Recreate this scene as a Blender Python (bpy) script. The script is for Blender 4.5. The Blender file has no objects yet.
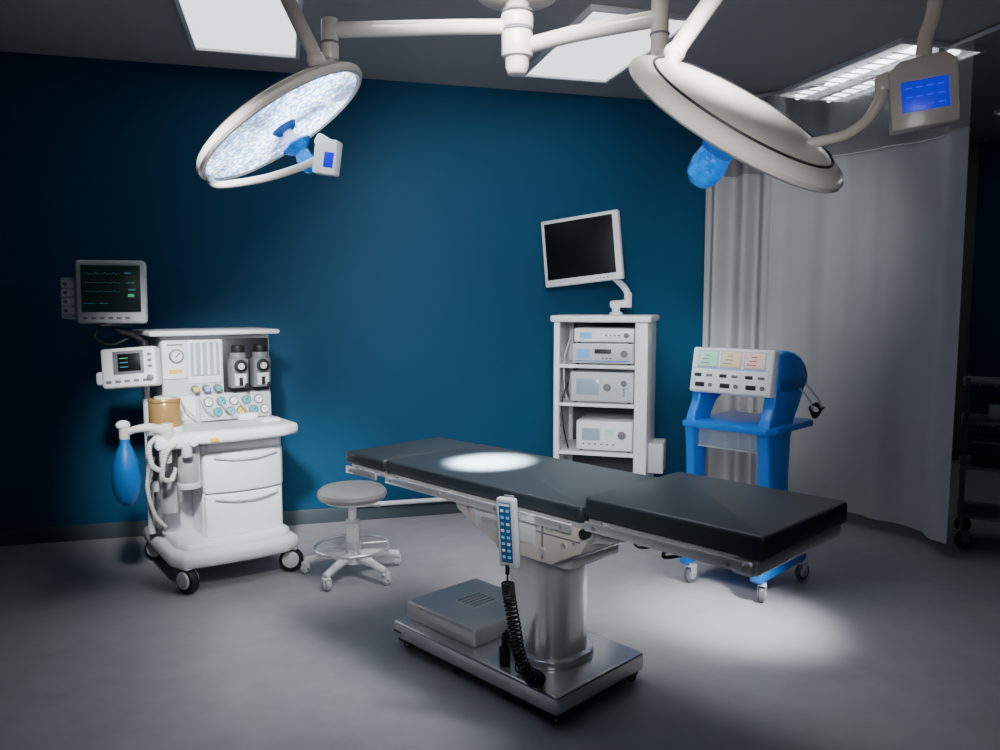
import bpy, bmesh, math, random
from mathutils import Vector, Matrix, Quaternion, Euler
random.seed(3)
D=bpy.data; SC=bpy.context.scene
rad=math.radians

# ---------------- materials ----------------
def mat(name,col,rough=.5,metal=0.,emit=0.,ecol=None,noise=.04,scale=12.,bump=0.,bscale=60.,alpha=1.,trans=0.,coat=0.,stretch=None,spec=.5,ior=1.45):
    m=D.materials.new(name); m.use_nodes=True
    nt=m.node_tree; b=nt.nodes['Principled BSDF']
    tc=nt.nodes.new('ShaderNodeTexCoord'); mp=nt.nodes.new('ShaderNodeMapping')
    if stretch: mp.inputs['Scale'].default_value=stretch
    nt.links.new(tc.outputs['Object'],mp.inputs['Vector'])
    nz=nt.nodes.new('ShaderNodeTexNoise'); nz.inputs['Scale'].default_value=scale; nz.inputs['Detail'].default_value=4
    nt.links.new(mp.outputs['Vector'],nz.inputs['Vector'])
    rp=nt.nodes.new('ShaderNodeMix'); rp.data_type='RGBA'
    c=Vector(col)
    rp.inputs['A'].default_value=(*(c*(1-noise)),1); rp.inputs['B'].default_value=(*[min(1,v*(1+noise)) for v in c],1)
    nt.links.new(nz.outputs['Fac'],rp.inputs['Factor'])
    nt.links.new(rp.outputs['Result'],b.inputs['Base Color'])
    b.inputs['Roughness'].default_value=rough; b.inputs['Metallic'].default_value=metal
    b.inputs['Specular IOR Level'].default_value=spec; b.inputs['IOR'].default_value=ior
    if emit: 
        b.inputs['Emission Color'].default_value=(*(ecol or col),1); b.inputs['Emission Strength'].default_value=emit
    if alpha<1: b.inputs['Alpha'].default_value=alpha
    if trans: b.inputs['Transmission Weight'].default_value=trans
    if coat: b.inputs['Coat Weight'].default_value=coat; b.inputs['Coat Roughness'].default_value=.1
    if bump:
        n2=nt.nodes.new('ShaderNodeTexNoise'); n2.inputs['Scale'].default_value=bscale; n2.inputs['Detail'].default_value=3
        nt.links.new(mp.outputs['Vector'],n2.inputs['Vector'])
        bp=nt.nodes.new('ShaderNodeBump'); bp.inputs['Strength'].default_value=bump; bp.inputs['Distance'].default_value=.01
        nt.links.new(n2.outputs['Fac'],bp.inputs['Height']); nt.links.new(bp.outputs['Normal'],b.inputs['Normal'])
    return m
M_WALL=mat('blue_paint',(.0045,.070,.155),.6,noise=.05,scale=3,bump=.05,bscale=200,spec=.3)
M_WALLG=mat('grey_paint',(.16,.16,.165),.7,noise=.05,scale=3,bump=.05,bscale=200)
M_FLOOR=mat('vinyl_floor',(.35,.345,.36),.42,noise=.17,scale=9,bump=.03,bscale=25)
M_CEIL=mat('ceiling_paint',(.40,.39,.39),.8,noise=.04,scale=3,bump=.1,bscale=120)
M_BASEB=mat('baseboard_rubber',(.06,.08,.095),.5)
M_WHITE=mat('white_plastic',(.88,.885,.90),.35,noise=.02)
M_CREAM=mat('cream_enamel',(.66,.605,.545),.32,noise=.02,coat=.3)
M_LGREY=mat('light_grey_plastic',(.60,.61,.63),.4,noise=.03)
M_GREY=mat('mid_grey_plastic',(.17,.18,.195),.45,noise=.03)
M_INT=mat('cart_interior',(.07,.075,.085),.5,noise=.05)
M_DARK=mat('dark_plastic',(.02,.021,.024),.4,noise=.1)
M_BLACK=mat('black_rubber',(.010,.010,.011),.55,noise=.1)
M_PAD=mat('black_vinyl',(.028,.036,.042),.40,noise=.15,scale=30,bump=.06,bscale=160,spec=.45)
M_STEEL=mat('brushed_steel',(.90,.895,.89),.22,.72,noise=.08,scale=40,stretch=(1,1,12))
M_STEELH=mat('brushed_plate_steel',(.76,.755,.75),.26,.75,noise=.10,scale=40,stretch=(1,14,1))
M_CHROME=mat('chrome',(.93,.93,.93),.18,.65,noise=.02)
M_SATIN=mat('satin_aluminium',(.68,.67,.655),.34,.5,noise=.04)
M_BLUE=mat('bright_blue_plastic',(.003,.19,.72),.35,noise=.04,coat=.2)
M_BAG=mat('blue_rubber',(.004,.15,.48),.42,noise=.06)
M_STER=mat('blue_sterile_film',(.002,.20,.85),.15,noise=.5,scale=38,bump=1.,bscale=40,emit=.12,ecol=(.0,.25,1))  # weak emission lightens the film, which is no light source itself
M_SCR=mat('dark_screen_glass',(.006,.007,.008),.35,noise=.05,spec=.25)
M_SCR2=mat('monitor_glass',(.003,.008,.009),.4,emit=.01,ecol=(.2,.6,.5),spec=.25)
M_BLUES=mat('blue_lit_screen',(.001,.002,.4),.3,emit=.6,ecol=(.0,.006,1.0))
M_BLUET=mat('pale_blue_screen_marks',(.02,.05,.9),.3,emit=.8,ecol=(.01,.03,1.0))
M_GREEN=mat('green_trace',(.03,.4,.15),.4,emit=.30,ecol=(.05,.9,.35))
M_CYAN=mat('cyan_trace',(.06,.25,.3),.4,emit=.08,ecol=(.1,.6,.7))
M_YEL=mat('yellow_mark',(.8,.55,.06),.4)
M_TEAL=mat('teal_dial',(.05,.42,.42),.4)
M_RED=mat('red_mark',(.6,.06,.04),.4)
M_SCRG=mat('green_display',(.40,.68,.55),.4,emit=.30,ecol=(.45,.85,.65))
M_SCRY=mat('amber_display',(.75,.58,.36),.4,emit=.30,ecol=(.95,.72,.42))
M_SCRP=mat('pink_display',(.76,.56,.52),.4,emit=.28,ecol=(.95,.65,.6))
M_SCRB=mat('sky_blue_display',(.15,.42,.75),.4,emit=.2,ecol=(.2,.55,.9))
M_BRASS=mat('amber_canister_plastic',(.46,.28,.10),.25,.35,noise=.1)
M_HOSE=mat('ivory_hose_plastic',(.66,.64,.59),.4)
M_CLEAR=mat('clear_basket_plastic',(.55,.66,.78),.15,alpha=.25)
M_SEAT=mat('grey_vinyl',(.32,.31,.31),.3,noise=.05,bump=.04)
M_DISPL=mat('grey_blue_tube_window',(.36,.45,.54),.2)
M_KEY=mat('blue_keypad',(.02,.10,.28),.4)
M_CURT=mat('curtain_cloth',(.455,.455,.465),.85,noise=.06,scale=5,bump=.15,bscale=300,spec=.2)
M_NET=mat('curtain_net',(.50,.50,.51),.9,alpha=.42,noise=.3,scale=200)
M_CABLE=mat('pale_cable',(.5,.5,.5),.5)
def lens_mat():
    m=mat('led_lens',(.7,.8,.95),.3)
    nt=m.node_tree;b=nt.nodes['Principled BSDF']
    tc=nt.nodes.new('ShaderNodeTexCoord'); v=nt.nodes.new('ShaderNodeTexVoronoi'); v.inputs['Scale'].default_value=62
    nt.links.new(tc.outputs['Object'],v.inputs['Vector'])
    r=nt.nodes.new('ShaderNodeValToRGB'); r.color_ramp.elements[0].position=.18; r.color_ramp.elements[0].color=(1,1,1,1)
    r.color_ramp.elements[1].position=.62; r.color_ramp.elements[1].color=(.12,.27,.55,1)
    nt.links.new(v.outputs['Distance'],r.inputs['Fac']); nt.links.new(r.outputs['Color'],b.inputs['Emission Color'])
    nz=nt.nodes.new('ShaderNodeTexNoise'); nz.inputs['Scale'].default_value=6
    nt.links.new(tc.outputs['Object'],nz.inputs['Vector'])
    mr=nt.nodes.new('ShaderNodeMapRange'); mr.inputs['From Min'].default_value=.35; mr.inputs['From Max'].default_value=.65; mr.inputs['To Min'].default_value=1.6; mr.inputs['To Max'].default_value=9
    nt.links.new(nz.outputs['Fac'],mr.inputs['Value']); nt.links.new(mr.outputs['Result'],b.inputs['Emission Strength'])
    return m
M_LENS=lens_mat()
M_DIFF=mat('light_diffuser',(.8,.8,.8),.6,emit=1.9,ecol=(.95,.97,1),noise=.12,scale=2)
M_TRAY=mat('light_tray',(.6,.6,.6),.6,emit=.35,ecol=(.93,.96,1))
M_TUBE=mat('fluorescent_tube',(.9,.9,.9),.4,emit=6,ecol=(.93,.97,1))

# ---------------- builder ----------------
OFF={}
def link(o): SC.collection.objects.link(o)
def thing(name,label,cat,loc,rotz=0,group=None,world=False):
    e=D.objects.new(name,None); e.empty_display_size=.1; link(e)
    e.location=loc; e.rotation_euler=(0,0,rotz)
    e['label']=label; e['category']=cat
    if group: e['group']=group
    OFF[e.name]=Vector(loc) if world else Vector((0,0,0))
    return e
def catmull(P,n):
    P=[Vector(p) for p in P]
    if len(P)<3 or n<=1: return P
    out=[]; Q=[2*P[0]-P[1]]+P+[2*P[-1]-P[-2]]
    for i in range(1,len(Q)-2):
        a,b,c,d=Q[i-1:i+3]
        for k in range(n):
            t=k/n
            out.append(.5*((2*b)+(c-a)*t+(2*a-5*b+4*c-d)*t*t+(3*b-a-3*c+d)*t**3))
    out.append(P[-1]); return out
class B:
    def __init__(s,M=None): s.bm=bmesh.new(); s.mats=[]; s.M=M or Matrix.Identity(4)
    def mi(s,m):
        if m not in s.mats: s.mats.append(m)
        return s.mats.index(m)
    def add(s,t,m,M=None):
        i=s.mi(m)
        for f in t.faces: f.material_index=i
        t.transform(s.M@(M or Matrix.Identity(4)))
        me=D.meshes.new('t'); t.to_mesh(me); t.free(); s.bm.from_mesh(me); D.meshes.remove(me)
        return s
    def box(s,c,size,m,bev=0,seg=2,rot=(0,0,0),tap=None,shift=(0,0)):
        t=bmesh.new(); bmesh.ops.create_cube(t,size=1)
        for v in t.verts:
            v.co=Vector((v.co.x*size[0],v.co.y*size[1],v.co.z*size[2]))
            if tap and v.co.z>0: v.co.x=v.co.x*tap[0]+shift[0]; v.co.y=v.co.y*tap[1]+shift[1]
        if bev: bmesh.ops.bevel(t,geom=t.edges[:],offset=min(bev,min(size)*.49),segments=seg,profile=.5,affect='EDGES')
        return s.add(t,m,Matrix.Translation(c)@Euler(rot).to_matrix().to_4x4())
    def b2(s,x,y,z,m,bev=0,seg=2):
        return s.box(((x[0]+x[1])/2,(y[0]+y[1])/2,(z[0]+z[1])/2),(x[1]-x[0],y[1]-y[0],z[1]-z[0]),m,bev,seg)
    def vbox(s,x,y,z,m,bv,seg=5,be=0):
        t=bmesh.new(); bmesh.ops.create_cube(t,size=1)
        for v in t.verts: v.co=Vector((v.co.x*(x[1]-x[0])+(x[0]+x[1])/2,v.co.y*(y[1]-y[0])+(y[0]+y[1])/2,v.co.z*(z[1]-z[0])+(z[0]+z[1])/2))
        es=[e for e in t.edges if abs(e.verts[0].co.z-e.verts[1].co.z)>1e-6]
        bmesh.ops.bevel(t,geom=es,offset=bv,segments=seg,profile=.5,affect='EDGES')
        if be:
            fs=[f for f in t.faces if abs(f.normal.z)>.9]
            es=list({e for f in fs for e in f.edges})
            bmesh.ops.bevel(t,geom=es,offset=be,segments=3,profile=.5,affect='EDGES')
        return s.add(t,m)
    def cyl(s,p0,p1,r0,m,r1=None,seg=24,bev=0):
        p0=Vector(p0);p1=Vector(p1);d=p1-p0;L=d.length
        t=bmesh.new(); bmesh.ops.create_cone(t,cap_ends=True,segments=seg,radius1=r0,radius2=r0 if r1 is None else r1,depth=L)
        if bev:
            es=[e for e in t.edges if abs(e.verts[0].co.z-e.verts[1].co.z)<1e-6]
            bmesh.ops.bevel(t,geom=es,offset=bev,segments=2,profile=.5,affect='EDGES')
        return s.add(t,m,Matrix.Translation((p0+p1)/2)@d.to_track_quat('Z','Y').to_matrix().to_4x4())
    def sph(s,c,r,m,rot=(0,0,0),u=24,v=14):
        t=bmesh.new(); bmesh.ops.create_uvsphere(t,u_segments=u,v_segments=v,radius=1)
        return s.add(t,m,Matrix.Translation(c)@Euler(rot).to_matrix().to_4x4()@Matrix.Diagonal((r[0],r[1],r[2],1)))
    def lathe(s,prof,m,M=None,seg=48,closed=False,wob=0):
        t=bmesh.new(); rings=[]
        for r,z in prof:
            if r<1e-6: rings.append([t.verts.new((0,0,z))])
            else: rings.append([t.verts.new(((r*(1+random.uniform(-wob,wob)))*math.cos(2*math.pi*k/seg),(r*(1+random.uniform(-wob,wob)))*math.sin(2*math.pi*k/seg),z)) for k in range(seg)])
        n=len(rings)
        for i in range(n if closed else n-1):
            a=rings[i];b=rings[(i+1)%n]
            for k in range(seg):
                k2=(k+1)%seg
                if len(a)==1 and len(b)==1: continue
                if len(a)==1: t.faces.new((a[0],b[k2],b[k]))
                elif len(b)==1: t.faces.new((a[k],a[k2],b[0]))
                else: t.faces.new((a[k],a[k2],b[k2],b[k]))
        bmesh.ops.recalc_face_normals(t,faces=t.faces[:])
        return s.add(t,m,M)
    def ring(s,c,R,r,m,M=None,seg=48):
        pr=[(R+r*math.cos(a*math.pi/5),r*math.sin(a*math.pi/5)) for a in range(10)]
        return s.lathe(pr,m,Matrix.Translation(c)@(M or Matrix.Identity(4)),seg,True)
    def tube(s,P,r,m,n=8,seg=12,corr=0,radii=None):
        Q=catmull(P,n); t=bmesh.new(); prev=None; nrm=None; N=len(Q)
        for i,p in enumerate(Q):
            tg=(Q[min(i+1,N-1)]-Q[max(i-1,0)]).normalized()
            if nrm is None:
                nrm=tg.orthogonal().normalized()
            else:
                nrm=(nrm-tg*nrm.dot(tg)).normalized()
            bn=tg.cross(nrm)
            rr=r
            if radii: 
                f=i/(N-1)*(len(radii)-1); k=min(int(f),len(radii)-2); rr=radii[k]+(radii[k+1]-radii[k])*(f-k)
            if corr: rr*=1+(corr if i%2 else -corr)
            ringv=[t.verts.new(p+nrm*rr*math.cos(2*math.pi*k/seg)+bn*rr*math.sin(2*math.pi*k/seg)) for k in range(seg)]
            if prev:
                for k in range(seg): t.faces.new((prev[k],prev[(k+1)%seg],ringv[(k+1)%seg],ringv[k]))
            else: t.faces.new(ringv[::-1])
            prev=ringv
        t.faces.new(prev)
        bmesh.ops.recalc_face_normals(t,faces=t.faces[:])
        return s.add(t,m)
    def prism(s,poly,d,m,M=None,bev=0,seg=2):
        t=bmesh.new(); vs=[t.verts.new((x,y,0)) for x,y in poly]; f=t.faces.new(vs)
        r=bmesh.ops.extrude_face_region(t,geom=[f])
        for v in [g for g in r['geom'] if isinstance(g,bmesh.types.BMVert)]: v.co.z+=d
        bmesh.ops.recalc_face_normals(t,faces=t.faces[:])
        if bev: bmesh.ops.bevel(t,geom=t.edges[:],offset=bev,segments=seg,profile=.5,affect='EDGES',clamp_overlap=True)
        return s.add(t,m,M)
    def done(s,name,parent,label=None,kind=None,ang=38):
        me=D.meshes.new(name); s.bm.to_mesh(me); s.bm.free()
        for m in s.mats: me.materials.append(m)
        lo=Vector([min(v.co[i] for v in me.vertices) for i in range(3)]); hi=Vector([max(v.co[i] for v in me.vertices) for i in range(3)])
        c=(lo+hi)/2; me.transform(Matrix.Translation(-c))
        me.polygons.foreach_set('use_smooth',[True]*len(me.polygons)); me.set_sharp_from_angle(angle=rad(ang))
        o=D.objects.new(name,me); link(o)
        if parent is not None:
            o.parent=parent; o.location=c-OFF[parent.name]
        else: o.location=c
        OFF[o.name]=c
        if label: o['label']=label
        if kind: o['kind']=kind
        return o
XZ=Matrix(((1,0,0,0),(0,0,-1,0),(0,1,0,0),(0,0,0,1)))
YZ=Matrix(((0,0,1,0),(1,0,0,0),(0,1,0,0),(0,0,0,1)))
T=Matrix.Translation
def caster(parent,x,y,r,ang=0,body=M_GREY,tyre=M_BLACK,top=None,w=.03,trail=.02,twin=False):
    top=top or 2*r+.03
    R=Matrix.Rotation(ang,4,'Z'); M=T((x,y,0))@R
    b=B(M)
    b.cyl((0,0,2*r+.002),(0,0,top),.010,M_STEEL,seg=12)
    b.box((trail*.5,0,2*r+.004),(r*1.1+trail,w+.014,.010),body,.004)
    if twin: b.cyl((trail,-w/2-.012,r*1.12),(trail,w/2+.012,r*1.12),r*.70,body,seg=24,bev=.006)
    else:
        b.box((trail,w/2+.006,r*1.35),(r*.9,.005,r*1.3),body,.002)
        b.box((trail,-w/2-.006,r*1.35),(r*.9,.005,r*1.3),body,.002)
    b.cyl((trail,-w/2-.009,r),(trail,w/2+.009,r),.007,M_STEEL,seg=12)
    c=b.done('caster',parent)
    b=B(M); b.cyl((trail,-w/2,r),(trail,w/2,r),r,tyre,seg=28,bev=r*.15)
    b.cyl((trail,-w/2-.002,r),(trail,w/2+.002,r),r*.6,body,seg=20)
    b.done('wheel',c)

# ---------------- room ----------------
W0=Vector((-3.10,4.72,0)); A=rad(15.3); RW=T(W0)@Matrix.Rotation(A,4,'Z')
def struct(b,name): return b.done(name,None,kind='structure')
CZ=2.98
b=B(RW); b.b2((-1.6,4.88),(0,.12),(0,CZ),M_WALL); struct(b,'wall_back')
b=B(RW); b.b2((4.88,8.0),(.6,.72),(0,CZ),M_WALLG); struct(b,'wall_alcove')
b=B(RW); b.b2((4.80,4.88),(.12,.6),(0,CZ),M_WALLG); struct(b,'wall_return')
b=B(RW); b.b2((8.0,8.12),(-8,.72),(0,CZ),M_WALL); struct(b,'wall_right')
b=B(RW); b.b2((-1.72,-1.6),(-8,.12),(0,CZ),M_WALL); struct(b,'wall_left')
b=B(RW); b.b2((-1.72,8.12),(-8,.72),(-.1,0),M_FLOOR); struct(b,'floor')
b=B(RW); b.b2((-1.72,8.12),(-8,.72),(CZ,CZ+.1),M_CEIL); struct(b,'ceiling')
b=B(RW); b.b2((-1.6,4.88),(-.012,0),(0,.10),M_BASEB,.004); struct(b,'baseboard_back')
b=B(RW); b.b2((4.88,8.0),(.588,.6),(0,.10),M_BASEB,.004); struct(b,'baseboard_alcove')
b=B(RW); b.cyl((2.13,-.035,.115),(4.2,-.035,.115),.016,M_WHITE)
for k in range(6): b.box((2.2+k*.38,-.02,.115),(.03,.04,.02),M_WHITE,.004)
struct(b,'trim_1')

# ceiling troffers
for i,(e0,tb) in enumerate([(1.26,0),(3.24,0),(5.10,1),(7.05,1)]):
    c=RW@Vector((e0+.30,-1.01,0))
    t=thing('ceiling_light','recessed rectangular fluorescent ceiling light'+(' with bare tubes and louvres showing' if tb else ' with white diffuser'),'ceiling light',(c.x,c.y,CZ),A,group='ceiling lights in a row')
    b=B(); 
    b.b2((-.30,.30),(-.60,-.575),(-.03,0),M_WHITE,.004);b.b2((-.30,.30),(.575,.60),(-.03,0),M_WHITE,.004)
    b.b2((-.30,-.275),(-.58,.58),(-.03,0),M_WHITE,.004);b.b2((.275,.30),(-.58,.58),(-.03,0),M_WHITE,.004)
    b.done('frame',t)
    b=B(); b.b2((-.272,.272),(-.578,.578),(-.014,-.004),M_DIFF if not tb else M_TRAY); b.done('diffuser',t)
    if tb:
        for x in (-.13,.13):
            b=B(); b.cyl((x,-.56,-.03),(x,.56,-.03),.018,M_TUBE); b.done('fluorescent_tube',t)
        b=B(); b.b2((-.02,.02),(-.575,.575),(-.05,-.014),M_LGREY,.003)
        for k in range(-5,6): b.b2((-.27,.27),(k*.10-.003,k*.10+.003),(-.056,-.048),M_WHITE)
        b.done('louvre',t)

# ---------------- operating table ----------------
t=thing('operating_table','stainless steel operating table with black vinyl pads','operating table',(.053,3.15,0),rad(-45.6))
b=B(); b.b2((-.475,.480),(-.265,.26),(.045,.118),M_STEELH,.012,3); b.b2((-.46,.465),(-.25,.245),(.026,.05),M_DARK,.004)
base=b.done('base',t,'brushed stainless steel base plate')
b=B(); b.b2((-.472,-.40),(-.2675,-.2645),(.068,.088),M_LGREY,.0005); b.b2((-.465,-.41),(-.2685,-.267),(.074,.082),M_DARK); b.done('maker_plate',base)
for x in (-.43,.435):
    for y in (-.225,.22):
        caster(t,x,y,.020,rad(30),M_DARK,M_BLACK,top=.05,w=.03,trail=.01)
for x in (-.1,.2): 
    b=B(); b.cyl((x,-.22,0),(x,-.22,.04),.018,M_BLACK,.014); b.done('levelling_foot',t)
b=B(); b.b2((-.455,-.01),(-.21,.21),(.117,.198),M_SATIN,.016,3)
cv=b.done('base_cover',t,'satin grey raised motor cover')
b=B(); b.b2((-.30,-.17),(-.06,.09),(.195,.1995),M_LGREY,.002)
for k in range(5): b.b2((-.29+k*.024,-.28+k*.024),(-.05,.08),(.1985,.201),M_GREY,.001)
b.done('vent_slots',cv)
b=B(); b.vbox((.055,.345),(-.13,.13),(.117,.60),M_STEEL,.10,8)
b.vbox((.03,.37),(-.155,.155),(.117,.15),M_STEEL,.12,8,.006)
b.done('column',t)
b=B()
for z0,z1,g,m in ((.54,.575,.010,M_SATIN),(.575,.585,.0,M_DARK),(.585,.63,.03,M_STEEL),(.63,.64,.0,M_DARK),(.64,.70,.05,M_SATIN)):
    b.vbox((.055-g,.43+g),(-.145-g,.145+g),(z0,z1),m,.03,3,.004)
b.done('column_collar',t,'stacked steel collar rings')
b=B()
poly=[(-.08,.742),(.60,.742),(.60,.70),(.57,.655),(.48,.61),(.44,.585),(.20,.585),(.06,.64),(-.06,.695)]
b.prism(poly,.48,M_CREAM,T((0,.225,0))@XZ,.007,2)
hs=b.done('saddle_housing',t,'off-white angular housing under the table top')
for x,z,r in ((.02,.712,.012),(.40,.63,.014),(.5,.67,.012),(.44,.715,.008),(.55,.69,.008)):
    b=B(); b.cyl((x,-.253,z),(x,-.264,z),r,M_STEEL,bev=.002); b.done('bolt',hs)
b=B(); b.box((.47,-.256,.695),(.20,.006,.004),M_GREY); b.box((.40,-.256,.66),(.004,.008,.12),M_GREY); b.done('panel_seam',hs)
b=B(); b.b2((.06,.37),(-.268,-.253),(.645,.715),M_LGREY,.004); b.done('access_plate',hs)
b=B(); b.b2((.10,.24),(-.275,-.265),(.66,.70),M_SATIN,.003); b.done('name_plate',hs)
YO=.015
def deck(name,x0,x1,z0,z1):
    b=B(); b.b2((x0,x1),(YO-.265,YO+.265),(z0,z1),M_SATIN,.006)
    return b.done(name,t)
deck('head_frame',-.80,-.53,.738,.766); deck('main_frame',-.51,.585,.738,.766); deck('foot_frame',.60,1.20,.762,.79)
def rail(x0,x1,z):
    for sy in (-1,1):
        y=YO+sy*.305
        b=B(); b.b2((x0,x1),(y-.005,y+.005),(z-.016,z+.016),M_CHROME,.003)
        n=max(2,int((x1-x0)/.3)+1)
        for k in range(n):
            xx=x0+.04+(x1-x0-.08)*k/(n-1); b.cyl((xx,y,z),(xx,y-sy*.045,z),.009,M_STEEL,seg=12)
            b.cyl((xx,y+sy*.003,z),(xx,y+sy*.009,z),.007,M_GREY,seg=12)
        b.done('side_rail',t)
rail(-.78,-.55,.748); rail(-.48,.56,.748); rail(.62,1.18,.772)
b=B(); b.b2((1.19,1.215),(YO-.28,YO+.28),(.742,.788),M_CHROME,.01,3); b.b2((1.14,1.21),(YO-.30,YO-.26),(.742,.785),M_CHROME,.012,3);b.b2((1.14,1.21),(YO+.26,YO+.30),(.742,.785),M_CHROME,.012,3); b.done('end_bar',t)
for sy in (-1,1):
    y=YO+sy*.22
    b=B(); b.prism([(.50,.74),(.72,.765),(.72,.72),(.60,.69),(.50,.64)],.018,M_STEEL,T((0,y+.009,0))@XZ,.003)
    b.cyl((.60,y-sy*.02,.735),(.60,y+sy*.05,.735),.028,M_STEEL,bev=.004); b.cyl((.60,y+sy*.04,.735),(.60,y+sy*.075,.735),.018,M_DARK,bev=.003); b.done('hinge_bracket',t)
    b=B(); b.prism([(-.56,.738),(-.30,.738),(-.34,.70),(-.52,.72)],.018,M_STEEL,T((0,y+.009,0))@XZ,.003)
    b.done('hinge_bracket',t)
b=B(); b.b2((.62,1.12),(YO-.2,YO-.17),(.735,.762),M_STEEL,.004); b.b2((.62,1.12),(YO+.17,YO+.2),(.735,.762),M_STEEL,.004)
b.cyl((.80,YO-.26,.74),(.80,YO+.26,.74),.008,M_STEEL)
b.tube([(.66,-.10,.73),(.74,-.16,.70),(.82,-.12,.715),(.86,-.19,.70),(.95,-.17,.73)],.006,M_DARK)
b.done('under_frame',t)
b=B(); b.cyl((-.70,YO-.25,.722),(-.70,YO+.25,.722),.007,M_DARK); b.cyl((-.60,YO-.12,.71),(-.20,YO-.12,.70),.012,M_STEEL); b.cyl((-.62,YO+.12,.72),(-.20,YO+.12,.70),.012,M_STEEL)
b.cyl((-.60,YO-.2,.712),(-.60,YO+.2,.712),.008,M_STEEL)
b.box((-.42,YO-.13,.705),(.07,.05,.035),M_BLACK,.008); b.done('release_bar',t)
def pad(x0,x1,z0,z1,lab):
    b=B(); b.vbox((x0,x1),(YO-.285,YO+.285),(z0,z1),M_PAD,.020,4,.012)
    b.done('pad',t,lab)
pad(-.825,-.525,.766,.820,'short black vinyl head pad'); pad(-.518,.588,.766,.824,'long black vinyl torso pad'); pad(.594,1.235,.79,.862,'thick black vinyl leg pad')
# hand control
h=thing('hand_control','grey corded hand control with blue keypad hung on side rail','remote control',(.053,3.15,0),rad(-45.6))
HM=T((.325,-.352,.70))@Matrix.Rotation(rad(14),4,'Z')@Matrix.Rotation(rad(-1),4,'Y')@Matrix.Rotation(rad(4),4,'X')
b=B(HM); b.box((0,0,0),(.074,.03,.25),M_LGREY,.008,3); b.b2((-.02,.02),(.012,.022),(.05,.13),M_GREY,.003)
c0=b.done('casing',h)
b=B(HM); b.b2((-.023,.023),(-.0175,-.014),(-.105,.112),M_KEY,.001); kp=b.done('keypad',c0,'dark blue button panel')
for r in range(8):
    for s in (-1,1):
        b=B(HM); b.b2((s*.011-.006,s*.011+.006),(-.020,-.0170),(-.090+r*.024,-.080+r*.024),M_SCRB if (r+s)%3 else M_WHITE,.001); b.done('button',kp)
b=B(HM); b.b2((-.020,.020),(-.0185,-.017),(.100,.108),M_WHITE); b.done('display_strip',kp)
pth=catmull([(.325,-.355,.575),(.325,-.355,.52),(.33,-.35,.46),(.345,-.34,.36),(.36,-.33,.26),(.39,-.30,.17),(.37,-.24,.145),(.25,-.225,.145)],30)
hel=[];N=len(pth); nprev=None
for i in range(N-1):
    tg=(pth[i+1]-pth[i]).normalized()
    n1=tg.orthogonal().normalized() if nprev is None else (nprev-tg*nprev.dot(tg)).normalized(); nprev=n1; n2=tg.cross(n1)
    K=4
    for k in range(K):
        f=k/K; p=pth[i].lerp(pth[i+1],f); u=(i+f)/N
        r=.001 if u<.14 else .021
        an=(i*K+k)*2*math.pi/18.
        hel.append(p+n1*r*math.cos(an)+n2*r*math.sin(an))
b=B(); b.tube(hel,.0036,M_BLACK,n=1,seg=6); b.cyl((.325,-.355,.585),(.325,-.356,.55),.008,M_BLACK)
b.done('coiled_cord',h)
b=B(); b.cyl((.17,-.215,.120),(.17,-.215,.19),.022,M_BLACK,bev=.004); b.cyl((.17,-.215,.19),(.18,-.22,.245),.014,M_BLACK); b.tube([(.18,-.22,.24),(.20,-.235,.265),(.23,-.24,.22),(.25,-.225,.145)],.006,M_BLACK); b.done('plug',h)

# ---------------- stool ----------------
s=thing('rolling_stool','round grey vinyl rolling stool with chrome foot ring and white base','stool',(-.815,4.22,0))
b=B(); b.lathe([(0,.502),(.12,.501),(.165,.492),(.187,.472),(.190,.452),(.178,.432),(.15,.424),(0,.424)],M_SEAT); b.done('seat',s)
b=B(); b.lathe([(0,.425),(.15,.425),(.15,.415),(.05,.405),(0,.405)],M_WHITE); b.cyl((0,0,.39),(.16,-.03,.395),.006,M_CHROME); b.done('seat_plate',s)
b=B(); b.cyl((0,0,.24),(0,0,.41),.022,M_WHITE); b.cyl((0,0,.09),(0,0,.30),.040,M_WHITE,.034); b.cyl((0,0,.29),(0,0,.31),.038,M_LGREY); b.done('column',s)
b=B(); b.ring((0,0,.16),.205,.009,M_CHROME)
for k in range(4):
    a=k*math.pi/2+.4; b.cyl((0,0,.17),(.205*math.cos(a),.205*math.sin(a),.16),.006,M_CHROME,seg=10)
b.cyl((0,0,.15),(0,0,.19),.048,M_LGREY,bev=.004); b.done('foot_ring',s)
b=B(); b.cyl((0,0,.07),(0,0,.125),.065,M_WHITE,.048,bev=.005)
for k in range(5):
    a=k*2*math.pi/5+rad(-112); c,sn=math.cos(a),math.sin(a)
    b.tube([(0,0,.105),(.12*c,.12*sn,.10),(.27*c,.27*sn,.072)],.02,M_WHITE,radii=[.030,.025,.018])
b.done('base',s,'white five-arm star base')
for k in range(5):
    a=k*2*math.pi/5+rad(-112); caster(s,.262*math.cos(a),.262*math.sin(a),.028,a+1,M_WHITE,M_LGREY,top=.075,w=.026,trail=.012)

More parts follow.
